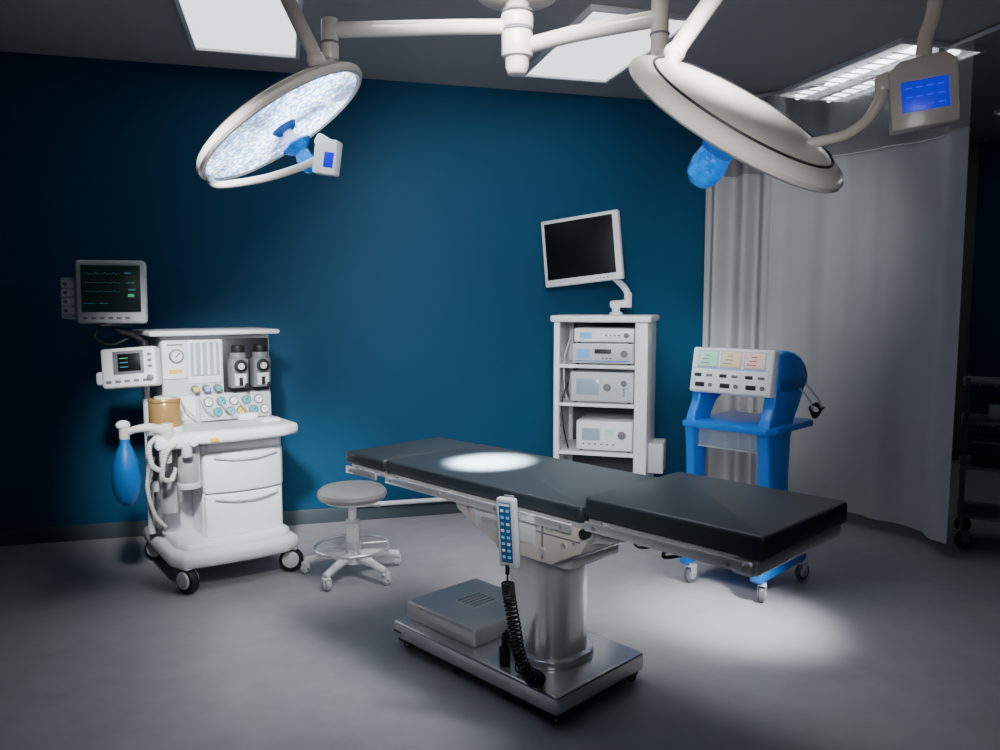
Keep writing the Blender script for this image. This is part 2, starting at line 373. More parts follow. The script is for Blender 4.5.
# ---------------- anesthesia machine ----------------
m=thing('anesthesia_machine','white wheeled anesthesia machine with drawers, vaporizers and gauges','medical machine',(-1.622,4.378,0),rad(36.3))
b=B(); 
b.prism([(-.34,-.30),(-.29,-.40),(-.15,-.43),(.08,-.445),(.25,-.435),(.34,-.38),(.355,.30),(.30,.37),(-.28,.37),(-.34,.30)],.080,M_WHITE,T((0,0,.13)),.03,3)
b.prism([(-.29,-.24),(-.25,-.34),(.08,-.385),(.27,-.365),(.315,-.30),(.31,.28),(-.29,.28)],.05,M_WHITE,T((0,0,.195)),.022,3)
b.done('base',m)
for x,y,a in ((-.27,-.345,.2),(.28,-.345,.9),(-.28,.31,.6),(.29,.31,.1)):
    caster(m,x,y,.066,a+rad(-80),M_LGREY,M_BLACK,top=.15,w=.05,trail=.02,twin=True)
b=B(); b.b2((-.145,.30),(-.25,.30),(.235,.79),M_WHITE,.02,3); b.b2((-.31,-.14),(-.06,.30),(.235,.79),M_LGREY,.02,3)
body=b.done('cabinet_body',m)
for z0,z1,ex in ((.245,.475,-.008),(.485,.70,0)):
    b=B(); 
    pl=[(-.145-ex,-.24),(-.135,-.275),(-.02,-.305-ex),(.08,-.313-ex),(.18,-.305-ex),(.28,-.278),(.305+ex,-.24)]
    b.prism(pl,z1-z0,M_WHITE,T((0,0,z0)),.010,3)
    dr=b.done('drawer',m)
    b=B(); b.tube([(-.09,-.298,z1-.02),(0,-.316,z1-.035),(.08,-.322,z1-.038),(.16,-.316,z1-.035),(.25,-.295,z1-.02)],.007,M_LGREY); b.done('handle',dr)
b=B(); b.b2((-.12,.28),(-.27,-.22),(.705,.775),M_WHITE,.012,3); b.done('front_fascia',m)
b=B(); b.prism([(-.36,-.22),(-.31,-.39),(-.15,-.42),(0,-.43),(.15,-.425),(.27,-.41),(.36,-.35),(.36,.05),(-.36,.05)],.060,M_WHITE,T((0,0,.777)),.02,3)
wt=b.done('worktop',m)
b=B(); b.prism([(-.32,-.20),(-.27,-.34),(0,-.38),(.25,-.36),(.31,-.31),(.31,-.03),(-.32,-.03)],.006,M_LGREY,T((0,0,.833)),.002,1); b.done('work_surface',wt)
b=B(); b.box((-.12,-.425,.80),(.04,.02,.022),M_YEL,.005); b.done('switch',wt,'small yellow switch')
b=B(); b.cyl((-.22,-.395,.80),(-.225,-.43,.80),.024,M_WHITE,bev=.004); b.done('control_knob',wt)
b=B(); b.b2((-.28,.315),(-.05,.27),(.835,1.325),M_LGREY,.012,2)
up=b.done('upper_cabinet',m)
b=B(); b.b2((-.35,.35),(-.13,.31),(1.325,1.352),M_WHITE,.010,3); b.done('top_shelf',m)
def face(name,x,z,mt,par,y=-.055,d=.012,bev=.003,lab=None):
    b=B(); b.b2(x,(y-d,y),z,mt,bev); return b.done(name,par,lab)
fp=face('flow_panel',(-.145,.035),(1.06,1.30),M_WHITE,up,y=-.048)
b=B(); b.b2((-.130,.022),(-.064,-.058),(1.10,1.285),M_DISPL,.002); b.done('tube_window',fp,'grey-blue flow tube window')
for k in range(4):
    b=B(); x=-.108+k*.036; b.cyl((x,-.066,1.105),(x,-.066,1.28),.008,M_WHITE,seg=12); b.done('flow_tube',fp)
gp=face('gauge_panel',(-.275,-.15),(1.09,1.30),M_WHITE,up,y=-.048)
def dial(par,x,z,r,mt,y=-.060):
    b=B(); b.cyl((x,y,z),(x,y-.014,z),r,M_GREY,bev=.002); b.cyl((x,y-.0135,z),(x,y-.0155,z),r*.78,mt); b.box((x+r*.15,y-.0165,z+r*.15),(r*.9,.001,r*.12),M_BLACK,rot=(0,rad(-45),0)); b.done('dial',par)
dial(gp,-.205,1.215,.038,M_WHITE)
b=B(); b.box((-.21,-.0605,1.13),(.07,.003,.02),M_YEL); b.done('sticker',gp)
b=B(); b.box((-.21,-.0605,1.275),(.08,.003,.008),M_GREY); b.done('sticker',gp)
vp=face('vaporizer_recess',(.045,.305),(1.0,1.30),M_DARK,up,y=-.048)
for x in (.112,.238):
    b=B(); b.vbox((x-.050,x+.050),(-.15,-.058),(1.03,1.19),M_GREY,.02,4,.004); b.box((x,-.151,1.075),(.065,.006,.065),M_LGREY,.002); b.box((x,-.155,1.065),(.02,.003,.045),M_BLACK,.001)
    v=b.done('vaporizer',m,'black and silver vaporizer cylinder')
    b=B(); b.cyl((x,-.108,1.186),(x,-.108,1.225),.046,M_GREY,.042,bev=.004); b.cyl((x,-.108,1.223),(x,-.108,1.265),.036,M_BLACK,bev=.004); b.cyl((x,-.145,1.15),(x,-.163,1.15),.036,M_BLACK,bev=.003); b.cyl((x,-.163,1.15),(x,-.166,1.15),.018,M_LGREY); b.done('dial',v)
    b=B(); b.box((x+.03,-.155,1.04),(.018,.02,.03),M_BLACK,.004); b.done('filler',v)
kp=face('valve_panel',(-.145,.035),(1.005,1.055),M_LGREY,up,y=-.048)
for x,c in ((-.115,M_YEL),(-.055,M_SCRB),(.005,M_TEAL)):
    b=B(); b.cyl((x,-.058,1.03),(x,-.10,1.03),.022,M_GREY,.019,bev=.003); b.cyl((x,-.10,1.03),(x,-.103,1.03),.015,c); b.done('valve_knob',kp)
lp=face('lower_panel',(-.09,.305),(.85,.995),M_LGREY,up,y=-.048,d=.03)
for x,z,c in ((-.05,.955,M_WHITE),(.02,.955,M_TEAL),(.09,.955,M_WHITE),(.16,.955,M_TEAL),(.23,.955,M_WHITE),(.0,.895,M_TEAL),(.07,.895,M_SCRB),(.13,.895,M_YEL),(.20,.895,M_TEAL),(.265,.895,M_WHITE)):
    dial(lp,x,z,.026,c,y=-.076)
face('instruction_plate',(-.27,-.11),(.86,.99),M_WHITE,up,y=-.048)
b=B(); b.box((.16,-.10,.86),(.11,.05,.04),M_WHITE,.01); b.done('suction_block',m)
b=B(); b.box((.24,-.2,.847),(.10,.10,.02),M_WHITE,.006,rot=(0,0,.2)); b.done('probe_holder',m)
for k in range(4):
    b=B(); b.tube([(-.2+.1*k,-.09,.99),(-.18+.1*k,-.13,.93),(-.12+.1*k,-.10,.87)],.004,M_CABLE); b.done('patch_tubing',m)
# absorber + breathing circuit
b=B(); b.cyl((-.31,-.22,.86),(-.31,-.22,.99),.078,M_BRASS,bev=.006,seg=32); 
ab=b.done('absorber_canister',m,'gold-tan absorber canister')
b=B(); b.cyl((-.31,-.22,.99),(-.31,-.22,1.008),.080,M_BRASS,bev=.004,seg=32); b.cyl((-.31,-.22,1.006),(-.31,-.22,1.018),.05,M_HOSE,bev=.003); b.done('lid',ab)
b=B(); b.cyl((-.31,-.22,.83),(-.31,-.22,.862),.086,M_WHITE,bev=.004,seg=32); b.done('canister_seat',ab)
b=B(); b.box((-.30,-.30,.80),(.20,.22,.07),M_WHITE,.02,3); b.cyl((-.35,-.38,.80),(-.35,-.38,.70),.030,M_HOSE,bev=.004); b.cyl((-.25,-.39,.80),(-.25,-.39,.72),.026,M_LGREY,bev=.004)
b.cyl((-.22,-.30,.79),(-.22,-.30,.56),.055,M_SATIN,bev=.006,seg=32); b.cyl((-.22,-.30,.57),(-.22,-.30,.54),.060,M_LGREY,bev=.004,seg=32)
b.cyl((-.30,-.20,.78),(-.30,-.20,.40),.045,M_SATIN,bev=.006,seg=32)
b.done('breathing_block',m)
b=B(); b.tube([(-.34,-.38,.86),(-.42,-.38,.885),(-.49,-.37,.88),(-.53,-.35,.86)],.020,M_HOSE,radii=[.026,.022,.018,.018]); b.cyl((-.53,-.35,.90),(-.53,-.35,.835),.024,M_HOSE,bev=.003); b.sph((-.535,-.35,.905),(.033,.03,.024),M_WHITE)
b.cyl((-.34,-.38,.79),(-.34,-.38,.90),.03,M_HOSE,bev=.004); b.done('bag_arm',m)
b=B(); b.lathe([(0,.505),(.02,.508),(.045,.53),(.062,.58),(.066,.64),(.060,.71),(.042,.77),(.024,.81),(.022,.84),(0,.84)],M_BAG,T((-.53,-.35,0)),32); b.done('breathing_bag',m,'blue rubber breathing bag')
for P,r in (([(-.38,-.38,.84),(-.43,-.41,.80),(-.42,-.40,.70),(-.36,-.36,.66),(-.33,-.30,.70),(-.31,-.30,.76)],.012),([(-.30,-.40,.80),(-.36,-.44,.76),(-.38,-.42,.64),(-.32,-.34,.60),(-.28,-.26,.64)],.012),([(-.36,-.16,.70),(-.40,-.18,.55),(-.36,-.14,.38),(-.30,-.10,.30)],.011)):
    b=B(); b.tube(P,r,M_HOSE,n=18,corr=.12); b.done('corrugated_hose',m)
b=B(); b.cyl((-.345,.02,.24),(-.345,.02,1.24),.018,M_LGREY); b.box((-.325,.02,1.10),(.06,.05,.06),M_WHITE,.01); b.box((-.325,.02,.5),(.06,.05,.06),M_WHITE,.01); b.done('side_pole',m)
# ventilator display
VM=T((-.435,-.10,1.165))@Matrix.Rotation(rad(-28),4,'Z')@Matrix.Rotation(rad(-4),4,'Y')@Matrix.Rotation(rad(-8),4,'X')
b=B(VM); b.box((0,0,0),(.270,.10,.205),M_WHITE,.016,3); b.box((-.15,.01,-.045),(.05,.06,.07),M_WHITE,.015); vd=b.done('ventilator_display',m)
b=B(VM); b.b2((-.075,.075),(-.0525,-.048),(-.035,.085),M_GREY,.002); b.b2((-.05,.06),(-.0545,-.051),(-.02,.07),M_SCR,.001); sc=b.done('screen',vd)
for k,mm in enumerate((M_GREEN,M_CYAN,M_CYAN)):
    b=B(VM); b.b2((-.04,.0),(-.0560,-.0545),(.045-k*.022,.049-k*.022),mm); b.done('trace',sc)
for k in range(5): 
    b=B(VM); b.box((-.10+k*.045,-.052,-.07),(.028,.006,.014),M_GREY,.002); b.done('button',vd)
for k in range(3):
    b=B(VM); b.box((.105,-.052,.06-k*.03),(.02,.006,.014),M_GREY,.002); b.done('button',vd)
b=B(VM); b.cyl((.105,-.05,-.06),(.105,-.072,-.06),.015,M_GREY,bev=.003); b.done('knob',vd)
b=B(); b.tube([(-.34,.02,1.10),(-.40,0,1.10),(-.45,-.05,1.12)],.02,M_LGREY); b.done('display_arm',m)
# patient monitor
b=B(); b.cyl((-.345,.02,1.24),(-.345,.02,1.30),.024,M_DARK); b.tube([(-.345,.02,1.29),(-.40,.02,1.33),(-.46,.02,1.35),(-.50,.02,1.385)],.016,M_DARK); b.box((-.49,.02,1.385),(.16,.12,.012),M_DARK,.004); b.tube([(-.55,.05,1.37),(-.58,.04,1.32),(-.50,.05,1.28),(-.40,.05,1.32)],.007,M_DARK); b.done('monitor_arm',m)
MM=T((-.490,0,1.555))@Matrix.Rotation(rad(-22),4,'Z')@Matrix.Rotation(rad(-3),4,'X')
b=B(MM); b.box((0,-.03,0),(.335,.07,.325),M_LGREY,.02,3); b.box((0,.045,0),(.30,.12,.28),M_LGREY,.02,3); pm=b.done('patient_monitor',m,'boxy grey patient monitor')
b=B(MM); b.b2((-.135,.145),(-.069,-.064),(-.105,.135),M_SCR2,.002); sc=b.done('screen',pm)
def wave(x0,x1,z,amp,mt,f):
    b=B(MM)
    pts=[(x0+(x1-x0)*i/60,-.0705,z+amp*(math.exp(-((i*f)%15-5)**2/1.5)-.3*math.exp(-((i*f)%15-8)**2/2))) for i in range(61)]
    b.tube(pts,.0008,mt,n=1,seg=4); b.done('trace',sc)
wave(-.12,.05,.09,.010,M_CYAN,1); wave(-.12,.05,.045,.006,M_CYAN,1); wave(-.12,.05,.0,.006,M_CYAN,.7)
for x,z,w,h_,mm in ((.085,.095,.03,.010,M_CYAN),(.10,.045,.04,.004,M_CYAN),(.105,.01,.035,.008,M_CYAN),(.10,-.02,.03,.016,M_GREEN),(-.10,-.06,.05,.004,M_CYAN),(-.03,-.06,.04,.004,M_CYAN)):
    b=B(MM); b.box((x,-.0702,z),(w,.001,h_),mm); b.done('readout',sc)
for k in range(6):
    b=B(MM); b.box((-.12+k*.04,-.067,-.135),(.024,.006,.012),M_GREY,.002); b.done('button',pm)
b=B(MM); b.box((-.205,.05,-.03),(.075,.16,.21),M_LGREY,.012)
for k in range(4): b.box((-.205,-.032,.04-k*.045),(.06,.006,.036),M_WHITE,.003); b.cyl((-.215,-.033,.04-k*.045),(-.215,-.045,.04-k*.045),.009,M_GREY,seg=12)
b.done('module_rack',pm)

# ---------------- endoscopy tower ----------------
TX,TY,TA=.725,5.32,rad(-17)
c=thing('endoscopy_cart','tall white equipment cart with open shelves and tilted monitor','equipment cart',(TX,TY,0),TA)
W,Dp=.31,.25
for sy in (-1,1):
    y=(-Dp,-Dp+.05) if sy<0 else (Dp-.05,Dp)
    b=B(); b.b2((-W,-W+.04),y,(.13,1.375),M_WHITE,.008,2); b.done('post',c)
    b=B(); b.b2((W-.085,W),y,(.13,1.375),M_WHITE,.008,2); b.done('post',c)
b=B(); b.b2((W-.012,W),(-Dp+.04,Dp-.04),(.13,1.375),M_WHITE,.002); b.done('side_panel',c)
b=B(); b.b2((-W,-W+.012),(-Dp+.04,Dp-.04),(.13,1.375),M_WHITE,.002); b.done('side_panel',c)
b=B(); b.b2((-W+.02,W-.02),(Dp-.03,Dp-.02),(.13,1.375),M_INT); b.done('back_panel',c)
b=B(); b.b2((-W-.02,W+.02),(-Dp-.025,Dp+.02),(1.375,1.420),M_WHITE,.012,3); b.done('top_panel',c)
b=B(); b.b2((-W-.02,W+.02),(-Dp-.02,Dp+.02),(.10,.15),M_LGREY,.012,3); b.done('base',c)
SH=(1.095,.84,.515,.30)
for z in SH:
    b=B(); b.b2((-W+.013,W-.02),(-Dp+.01,Dp-.04),(z-.02,z),M_LGREY,.003); b.b2((-W+.04,W-.085),(-Dp,-Dp+.012),(z-.022,z+.002),M_WHITE,.003); b.done('shelf',c)
for k in range(12):
    b=B(); b.b2((-W+.04,-W+.044),(-Dp+.03,-Dp+.042),(.35+k*.08,.37+k*.08),M_GREY); b.done('slot',c)
for x in (-.24,.24):
    for y in (-.2,.2): caster(c,x,y,.045,.5,M_LGREY,M_BLACK,top=.11,w=.03)
b=B(); b.b2((W,W+.10),(-.16,.06),(.38,.58),M_LGREY,.008); b.done('side_bin',c,'plain grey box mounted on cart side')
MT=T((-.155,-.10,1.855))@Matrix.Rotation(rad(-10),4,'Z')@Matrix.Rotation(rad(-6),4,'Y')@Matrix.Rotation(rad(-2),4,'X')
b=B(MT); b.box((0,0,0),(.55,.05,.45),M_WHITE,.010,3); b.box((0,.035,0),(.40,.04,.30),M_LGREY,.012,2); mo=b.done('monitor',c,'flat white-framed monitor with blank dark screen')
b=B(MT); b.b2((-.250,.235),(-.028,-.024),(-.18,.20),M_SCR,.001); b.done('screen',mo)
for k in range(4):
    b=B(MT); b.box((.10+k*.025,-.026,-.204),(.012,.004,.006),M_GREY); b.done('button',mo)
b=B(); b.cyl((.06,.02,1.419),(.06,.02,1.44),.05,M_WHITE,.04,bev=.004); b.cyl((.06,.02,1.44),(.06,.02,1.50),.028,M_WHITE,bev=.003); b.box((.09,.02,1.495),(.14,.055,.05),M_WHITE,.014,3,rot=(0,rad(-5),0)); b.cyl((.14,.02,1.47),(.14,.02,1.57),.026,M_WHITE,bev=.004)
b.tube([(.14,.02,1.56),(.11,.02,1.61),(.06,.01,1.66),(-.04,-.03,1.76),(-.13,-.03,1.83)],.022,M_WHITE); b.box((-.15,-.045,1.85),(.1,.03,.1),M_LGREY,.005); b.done('monitor_arm',c)
def device(name,label,x,y0,y1,z0,z1,kind):
    d=thing(name,label,'medical device',(TX,TY,0),TA)
    b=B(); b.b2(x,(y0,y1),(z0+.008,z1),M_WHITE,.008,2); bd=b.done('casing',d)
    b=B(); b.b2((x[0]+.006,x[1]-.006),(y0-.008,y0+.004),(z0+.014,z1-.006),M_WHITE if kind in (0,3) else M_LGREY,.004,2); f=b.done('front_panel',d)
    for xx in (x[0]+.03,x[1]-.03):
        for yy in (y0+.03,y1-.03):
            b=B(); b.cyl((xx,yy,z0),(xx,yy,z0+.01),.012,M_BLACK,seg=12); b.done('foot',d)
    yf=y0-.008; zc=(z0+z1)/2+.004
    def scr(x0,x1,z0,z1,mt): b=B(); b.b2((x0,x1),(yf-.003,yf+.001),(z0,z1),mt,.001); return b.done('screen',f)
    def knob(xk,zk,r): b=B(); b.cyl((xk,yf,zk),(xk,yf-.015,zk),r,M_GREY,r*.85,bev=.002); b.done('knob',f)
    def btn(xk,zk,mt=M_GREY): b=B(); b.box((xk,yf-.001,zk),(.014,.005,.009),mt,.001); b.done('button',f)
    if kind==0:
        scr(x[0]+.04,x[0]+.12,zc-.02,zc+.02,M_SCRB); knob(x[1]-.05,zc,.018)
        for k in range(4): btn(x[1]-.18+k*.028,zc)
    if kind==1:
        knob(x[1]-.06,zc,.024); scr(x[0]+.03,x[0]+.12,zc-.03,zc+.03,M_SCRB); scr(x[0]+.15,x[0]+.26,zc-.0,zc+.03,M_DARK)
        for k in range(3): btn(x[1]-.20+k*.025,zc-.03)
        b=B(); b.b2((x[0]+.02,x[1]-.02),(yf-.002,yf+.001),(zc-.052,zc-.046),M_BLUE); b.done('stripe',f)
    if kind==2:
        scr(x[0]+.04,x[1]-.22,zc-.05,zc+.055,M_DISPL); knob(x[1]-.17,zc,.026); knob(x[1]-.06,zc+.03,.02)
        for k in range(3): btn(x[1]-.06,zc-.01-k*.02,M_TEAL)
    if kind==3:
        scr(x[0]+.04,x[0]+.16,zc-.03,zc+.05,M_DISPL); scr(x[0]+.19,x[0]+.25,zc+.01,zc+.05,M_SCRG)
        knob(x[1]-.07,zc+.01,.028)
        for k in range(6): btn(x[0]+.05+k*.04,zc-.055)
device('camera_control_unit','slim white camera control unit stacked on another device',(-.18,.215),-.21,.15,1.236,1.335,0)
device('light_source_unit','white light source with round knobs on upper shelf',(-.19,.215),-.22,.16,1.096,1.235,1)
device('insufflator','white gas unit with display on middle shelf',(-.20,.215),-.22,.16,.841,1.045,2)
device('video_recorder','white recorder unit with small screens on lower shelf',(-.16,.215),-.21,.16,.516,.72,3)
for P,mt in (([(-.19,-.23,1.30),(-.235,-.235,1.15),(-.24,-.235,.98),(-.22,-.235,.86)],M_CABLE),([(-.21,-.235,.98),(-.25,-.245,.85),(-.24,-.245,.68),(-.21,-.23,.53)],M_BLACK)):
    q=B(); q.tube(P,.005,mt); q.done('cable',c)

# ---------------- electrosurgical cart ----------------
e=thing('electrosurgical_cart','bright blue wheeled cart with white electrosurgical console','medical cart',(1.340,4.10,0),rad(-44.3))
def sidepanel(x0,d,back):
    b=B()
    poly=[(-.17,1.06),(-.185,.98),(-.225,.92),(-.245,.87),(-.245,.83),(-.232,.72),(-.222,.5),(-.222,.24),(-.27,.16),(-.275,.105),(.26,.105),(.27,.14),(.20,.19),(.08,.23),(back+.01,.32),(back-.01,.60),(back,.80),(back+.03,.90),(back+.09,.97),(.14,1.03),(.19,1.12),(-.15,1.12)]
    b.prism(poly,d,M_BLUE,T((x0,0,0))@YZ,.012,3); b.done('side_frame',e)
sidepanel(-.262,.052,-.09); sidepanel(.142,.066,.01)
b=B(); 
poly=[(-.17,1.05),(-.14,1.25),(-.06,1.263),(.03,1.25),(.11,1.222),(.17,1.18),(.205,1.125),(.195,1.07),(.13,1.035),(-.10,1.035)]
b.prism(poly,.47,M_BLUE,T((-.262,0,0))@YZ,.018,3); b.done('hood',e)
FM=T((-.028,-.185,1.150))@Matrix.Rotation(rad(-10),4,'X')
b=B(FM); b.b2((-.225,.225),(-.02,.05),(-.118,.118),M_WHITE,.012,3); con=b.done('console',e,'white slanted control console')
for x,mt in ((-.130,M_SCRG),(-.0,M_SCRY),(.130,M_SCRP)):
    b=B(FM); b.b2((x-.058,x+.058),(-.024,-.018),(.012,.103),M_LGREY,.002); b.b2((x-.052,x+.052),(-.0265,-.023),(.020,.097),mt,.001); s_=b.done('display',con)
    for k in range(3):
        b=B(FM); b.box((x-.01+(k-1)*.006,-.0272,.036+k*.02),(.05-.01*k,.001,.005),M_TEAL if mt is not M_SCRP else M_RED); b.done('screen_mark',s_)
for x in (-.142,0,.142):
    b=B(FM); b.b2((x-.066,x+.066),(-.0235,-.0185),(-.108,.004),M_WHITE,.003); jp=b.done('connector_module',con)
    for dx,z,w,h2,mt in ((-.035,-.028,.04,.018,M_DARK),(.03,-.028,.035,.014,M_GREY),(-.02,-.078,.055,.024,M_DARK)):
        b=B(FM); b.box((x+dx,-.025,z),(w,.008,h2),mt,.003); b.done('socket',jp)
    b=B(FM); b.cyl((x+.042,-.022,-.078),(x+.042,-.034,-.078),.011,M_GREY,seg=16); b.done('knob',jp)
b=B(FM); b.box((-.0,-.0205,.008),(.42,.001,.004),M_SCRB); b.done('stripe',con)
b=B(); b.prism([(-.265,-.27),(.20,-.27),(.235,-.20),(.235,.22),(.21,.25),(-.265,.25)],.035,M_BLUE,T((0,0,.850)),.010,2); b.done('shelf',e)
b=B(); b.b2((-.205,.14),(-.19,.16),(.745,.753),M_CLEAR,.003); b.b2((-.205,.14),(-.20,-.192),(.745,.845),M_CLEAR,.003); b.b2((-.205,.14),(.152,.16),(.745,.845),M_CLEAR,.003); b.b2((-.205,-.197),(-.19,.155),(.745,.845),M_CLEAR,.003); b.b2((.132,.14),(-.19,.155),(.745,.845),M_CLEAR,.003); b.b2((-.208,.143),(-.206,-.190),(.838,.846),M_WHITE,.003); b.b2((-.205,.14),(-.203,-.192),(.745,.751),M_LGREY,.002); b.done('basket',e,'clear plastic storage basket')
b=B(); b.b2((-.255,.205),(.15,.24),(.11,.17),M_BLUE,.015,3); b.b2((-.255,.205),(-.16,.16),(.14,.165),M_BLUE,.01,2); b.done('bottom_shelf',e)
b=B(); b.tube([(.205,.10,1.06),(.25,.12,1.0),(.26,.14,.95),(.25,.17,.94),(.24,.18,.96)],.005,M_CHROME); b.done('hook',e)
b=B(); b.tube([(.205,.17,1.08),(.26,.2,1.0),(.27,.22,.96),(.26,.25,.95)],.005,M_CHROME); b.done('hook',e)
b=B(); b.tube([(.24,.15,.95),(.25,.19,.90),(.26,.24,.93),(.25,.20,.965),(.24,.15,.954),(.25,.20,.91),(.26,.25,.94),(.25,.21,.975),(.24,.16,.95),(.25,.22,.92),(.27,.26,.95)],.006,M_BLACK)
b.done('coiled_cable',e)
for x,y,a in ((-.22,-.23,.3),(.19,-.23,.9),(.19,.23,.2),(-.22,.23,.2)): caster(e,x,y,.045,a+rad(60),M_LGREY,M_GREY,top=.11,w=.026,trail=.012)

# ---------------- curtains ----------------
def curtain(name,label,P,z0,z1,folds,amp,seed):
    path=catmull([(x,y,0) for x,y in P],60); N=len(path); rng=random.Random(seed)
    L=[0]
    for i in range(1,N): L.append(L[-1]+(path[i]-path[i-1]).length)
    th=thing(name,label,'curtain',(path[N//2].x,path[N//2].y,0),world=True,group='privacy curtains on one track')
    ph=[rng.uniform(0,6.28) for _ in range(6)]
    def sheet(za,zb,nz,mt,nm):
        t=bmesh.new(); rows=[]
        for j in range(nz+1):
            z=za+(zb-za)*j/nz; row=[]
            for i,p in enumerate(path):
                tg=(path[min(i+1,N-1)]-path[max(i-1,0)]).normalized(); nr=Vector((-tg.y,tg.x,0)); l=L[i]
                dz=(z-z0)/(z1-z0)
                wv=0
                for (f,a,k) in folds: wv+=a*math.sin(l*f*2*math.pi+ph[k]+.35*math.sin(dz*2.2+k)*(1-dz if dz<1 else 0))
                row.append(t.verts.new(p+nr*wv*amp+Vector((0,0,z))))
            rows.append(row)
        for j in range(nz):
            for i in range(N-1): t.faces.new((rows[j][i],rows[j][i+1],rows[j+1][i+1],rows[j+1][i]))
        b=B(); b.add(t,mt); return b.done(nm,th)
    sheet(z0,z1,16,M_CURT,'cloth'); sheet(z1,CZ-.038,3,M_NET,'net_top')
    b=B()
    pts=[]
    for i,p in enumerate(path):
        tg=(path[min(i+1,N-1)]-path[max(i-1,0)]).normalized(); nr=Vector((-tg.y,tg.x,0)); l=L[i]
        wv=sum(a*math.sin(l*f*2*math.pi+ph[k]) for f,a,k in folds)*amp
        pts.append(p+nr*wv+Vector((0,0,z1)))
    b.tube(pts,.006,M_CURT,n=1,seg=6)
    b.done('hem',th)
curtain('privacy_curtain','pale grey privacy curtain gathered in broad folds',[(1.535,5.93),(1.70,5.80),(1.85,5.70),(1.99,5.60)],.10,2.42,[(5.5,.050,0),(9,.010,1),(2,.02,2)],1,1)
curtain('privacy_curtain','wide grey privacy curtain hanging almost flat',[(1.90,5.56),(2.17,5.36),(2.38,5.10),(2.53,4.8),(2.61,4.44)],.10,2.47,[(2.2,.018,0),(4.6,.008,1),(1.1,.02,2)],1,2)
tk=thing('curtain_track','curved white ceiling curtain track','curtain track',(2.2,5.36,CZ),world=True)
b=B(); b.tube([(1.54,5.95,CZ-.02),(1.86,5.66,CZ-.02),(2.17,5.38,CZ-.02),(2.38,5.12,CZ-.02),(2.53,4.8,CZ-.02),(2.66,4.2,CZ-.02),(2.73,3.6,CZ-.02)],.014,M_LGREY,seg=8); b.done('rail',tk)

# dark rack beyond curtain
u=thing('wire_rack','dark wheeled wire rack with supplies beyond the curtain','shelf rack',(3.12,4.75,0),rad(-30))
for x in (-.22,.3):
    for y in (-.2,.2): b=B(); b.cyl((x,y,.12),(x,y,1.05),.012,M_GREY); b.done('post',u)
for z in (.2,.5,.78,1.02):
    b=B(); b.b2((-.24,.32),(-.22,.22),(z-.008,z+.008),M_GREY,.003)
    for k in range(8): b.cyl((-.24+k*.08,-.22,z-.01),(-.24+k*.08,.22,z-.01),.004,M_LGREY,seg=6)
    b.done('shelf',u)
sb=thing('storage_bin','dark storage bin on the wire rack','storage bin',(3.12,4.75,0),rad(-30))
b=B(); b.b2((-.18,.12),(-.15,.12),(.51,.66),M_DARK,.01); b.b2((-.19,.13),(-.16,.13),(.65,.665),M_GREY,.004); b.done('tub',sb)
sb=thing('storage_bin','grey storage bin on the wire rack','storage bin',(3.12,4.75,0),rad(-30))
b=B(); b.b2((-.10,.20),(-.14,.10),(.79,.90),M_LGREY,.01); b.b2((-.11,.21),(-.15,.11),(.89,.905),M_DARK,.004); b.done('tub',sb)
for x in (-.22,.3):
    for y in (-.2,.2): caster(u,x,y,.05,.4,M_GREY,M_BLACK,top=.13)

# ---------------- surgical lights ----------------
hub=thing('ceiling_mount','cream ceiling mount hub for surgical light arms','ceiling mount',(.066,3.1,CZ),world=True)
b=B(); b.lathe([(0,2.64),(.05,2.64),(.15,2.66),(.165,2.70),(.165,2.74),(.07,2.78),(.06,CZ),(0,CZ)],M_CREAM,T((.066,3.1,0))); b.done('canopy',hub)
b=B(); b.cyl((.066,3.1,2.40),(.066,3.1,2.66),.045,M_CREAM,bev=.006)
for z0,z1,r in ((2.44,2.535,.060),(2.545,2.60,.062)): b.cyl((.066,3.1,z0),(.066,3.1,z1),r,M_CREAM,bev=.008)
for z in (2.54,2.61): b.ring((.066,3.1,z),.055,.005,M_GREY)
b.cyl((.066,3.1,2.375),(.066,3.1,2.41),.036,M_CREAM,.046,bev=.008); b.done('spindle',hub)

def light(name,lab,C,F,R):
    C=Vector(C);F=Vector(F).normalized()
    H=T(C)@(-F).to_track_quat('Z','Y').to_matrix().to_4x4()
    th=thing(name,lab,'surgical light',C,world=True,group='surgical lights over the table')
    k=R/.355
    b=B(H); b.lathe([(r*k,z*.78) for r,z in [(0,.058),(.07,.057),(.16,.053),(.235,.046),(.285,.037),(.297,.033),(.303,.031),(.320,.026),(.345,.012),(.357,-.006),(.356,-.022),(.348,-.032),(.336,-.034),(.330,-.024),(0,-.024)]],M_CREAM,seg=80); hd=b.done('light_head',th)
    b=B(H); b.ring((0,0,.0265),.298*k,.0045,M_DARK,seg=80); b.done('seam_ring',hd,'dark glossy rim line')
    b=B(H); b.lathe([(.050,-.024),(.315*k,-.024),(.328*k,-.019),(.050,-.018)],M_LENS,seg=64); b.done('lens',hd,'speckled glowing LED lens')
    b=B(H); b.cyl((0,0,-.015),(0,0,-.040),.052,M_KEY,.036,bev=.004); b.done('center_hub',hd)
    return th,hd,H
FL=(.56,.06,-.83)
th,hd,H=light('surgical_light','cream round surgical light with glowing LED face tilted down',(-.762,2.77,2.125),FL,.330)
b=B(H); b.cyl((0,0,-.040),(0,0,-.10),.018,M_WHITE); b.lathe([(0,-.20),(.02,-.198),(.032,-.18),(.030,-.15),(.024,-.125),(.040,-.11),(.055,-.095),(.050,-.088),(0,-.09)],M_STER,seg=20,wob=.10); b.done('sterile_handle',hd,'blue crinkled plastic sterile handle cover')
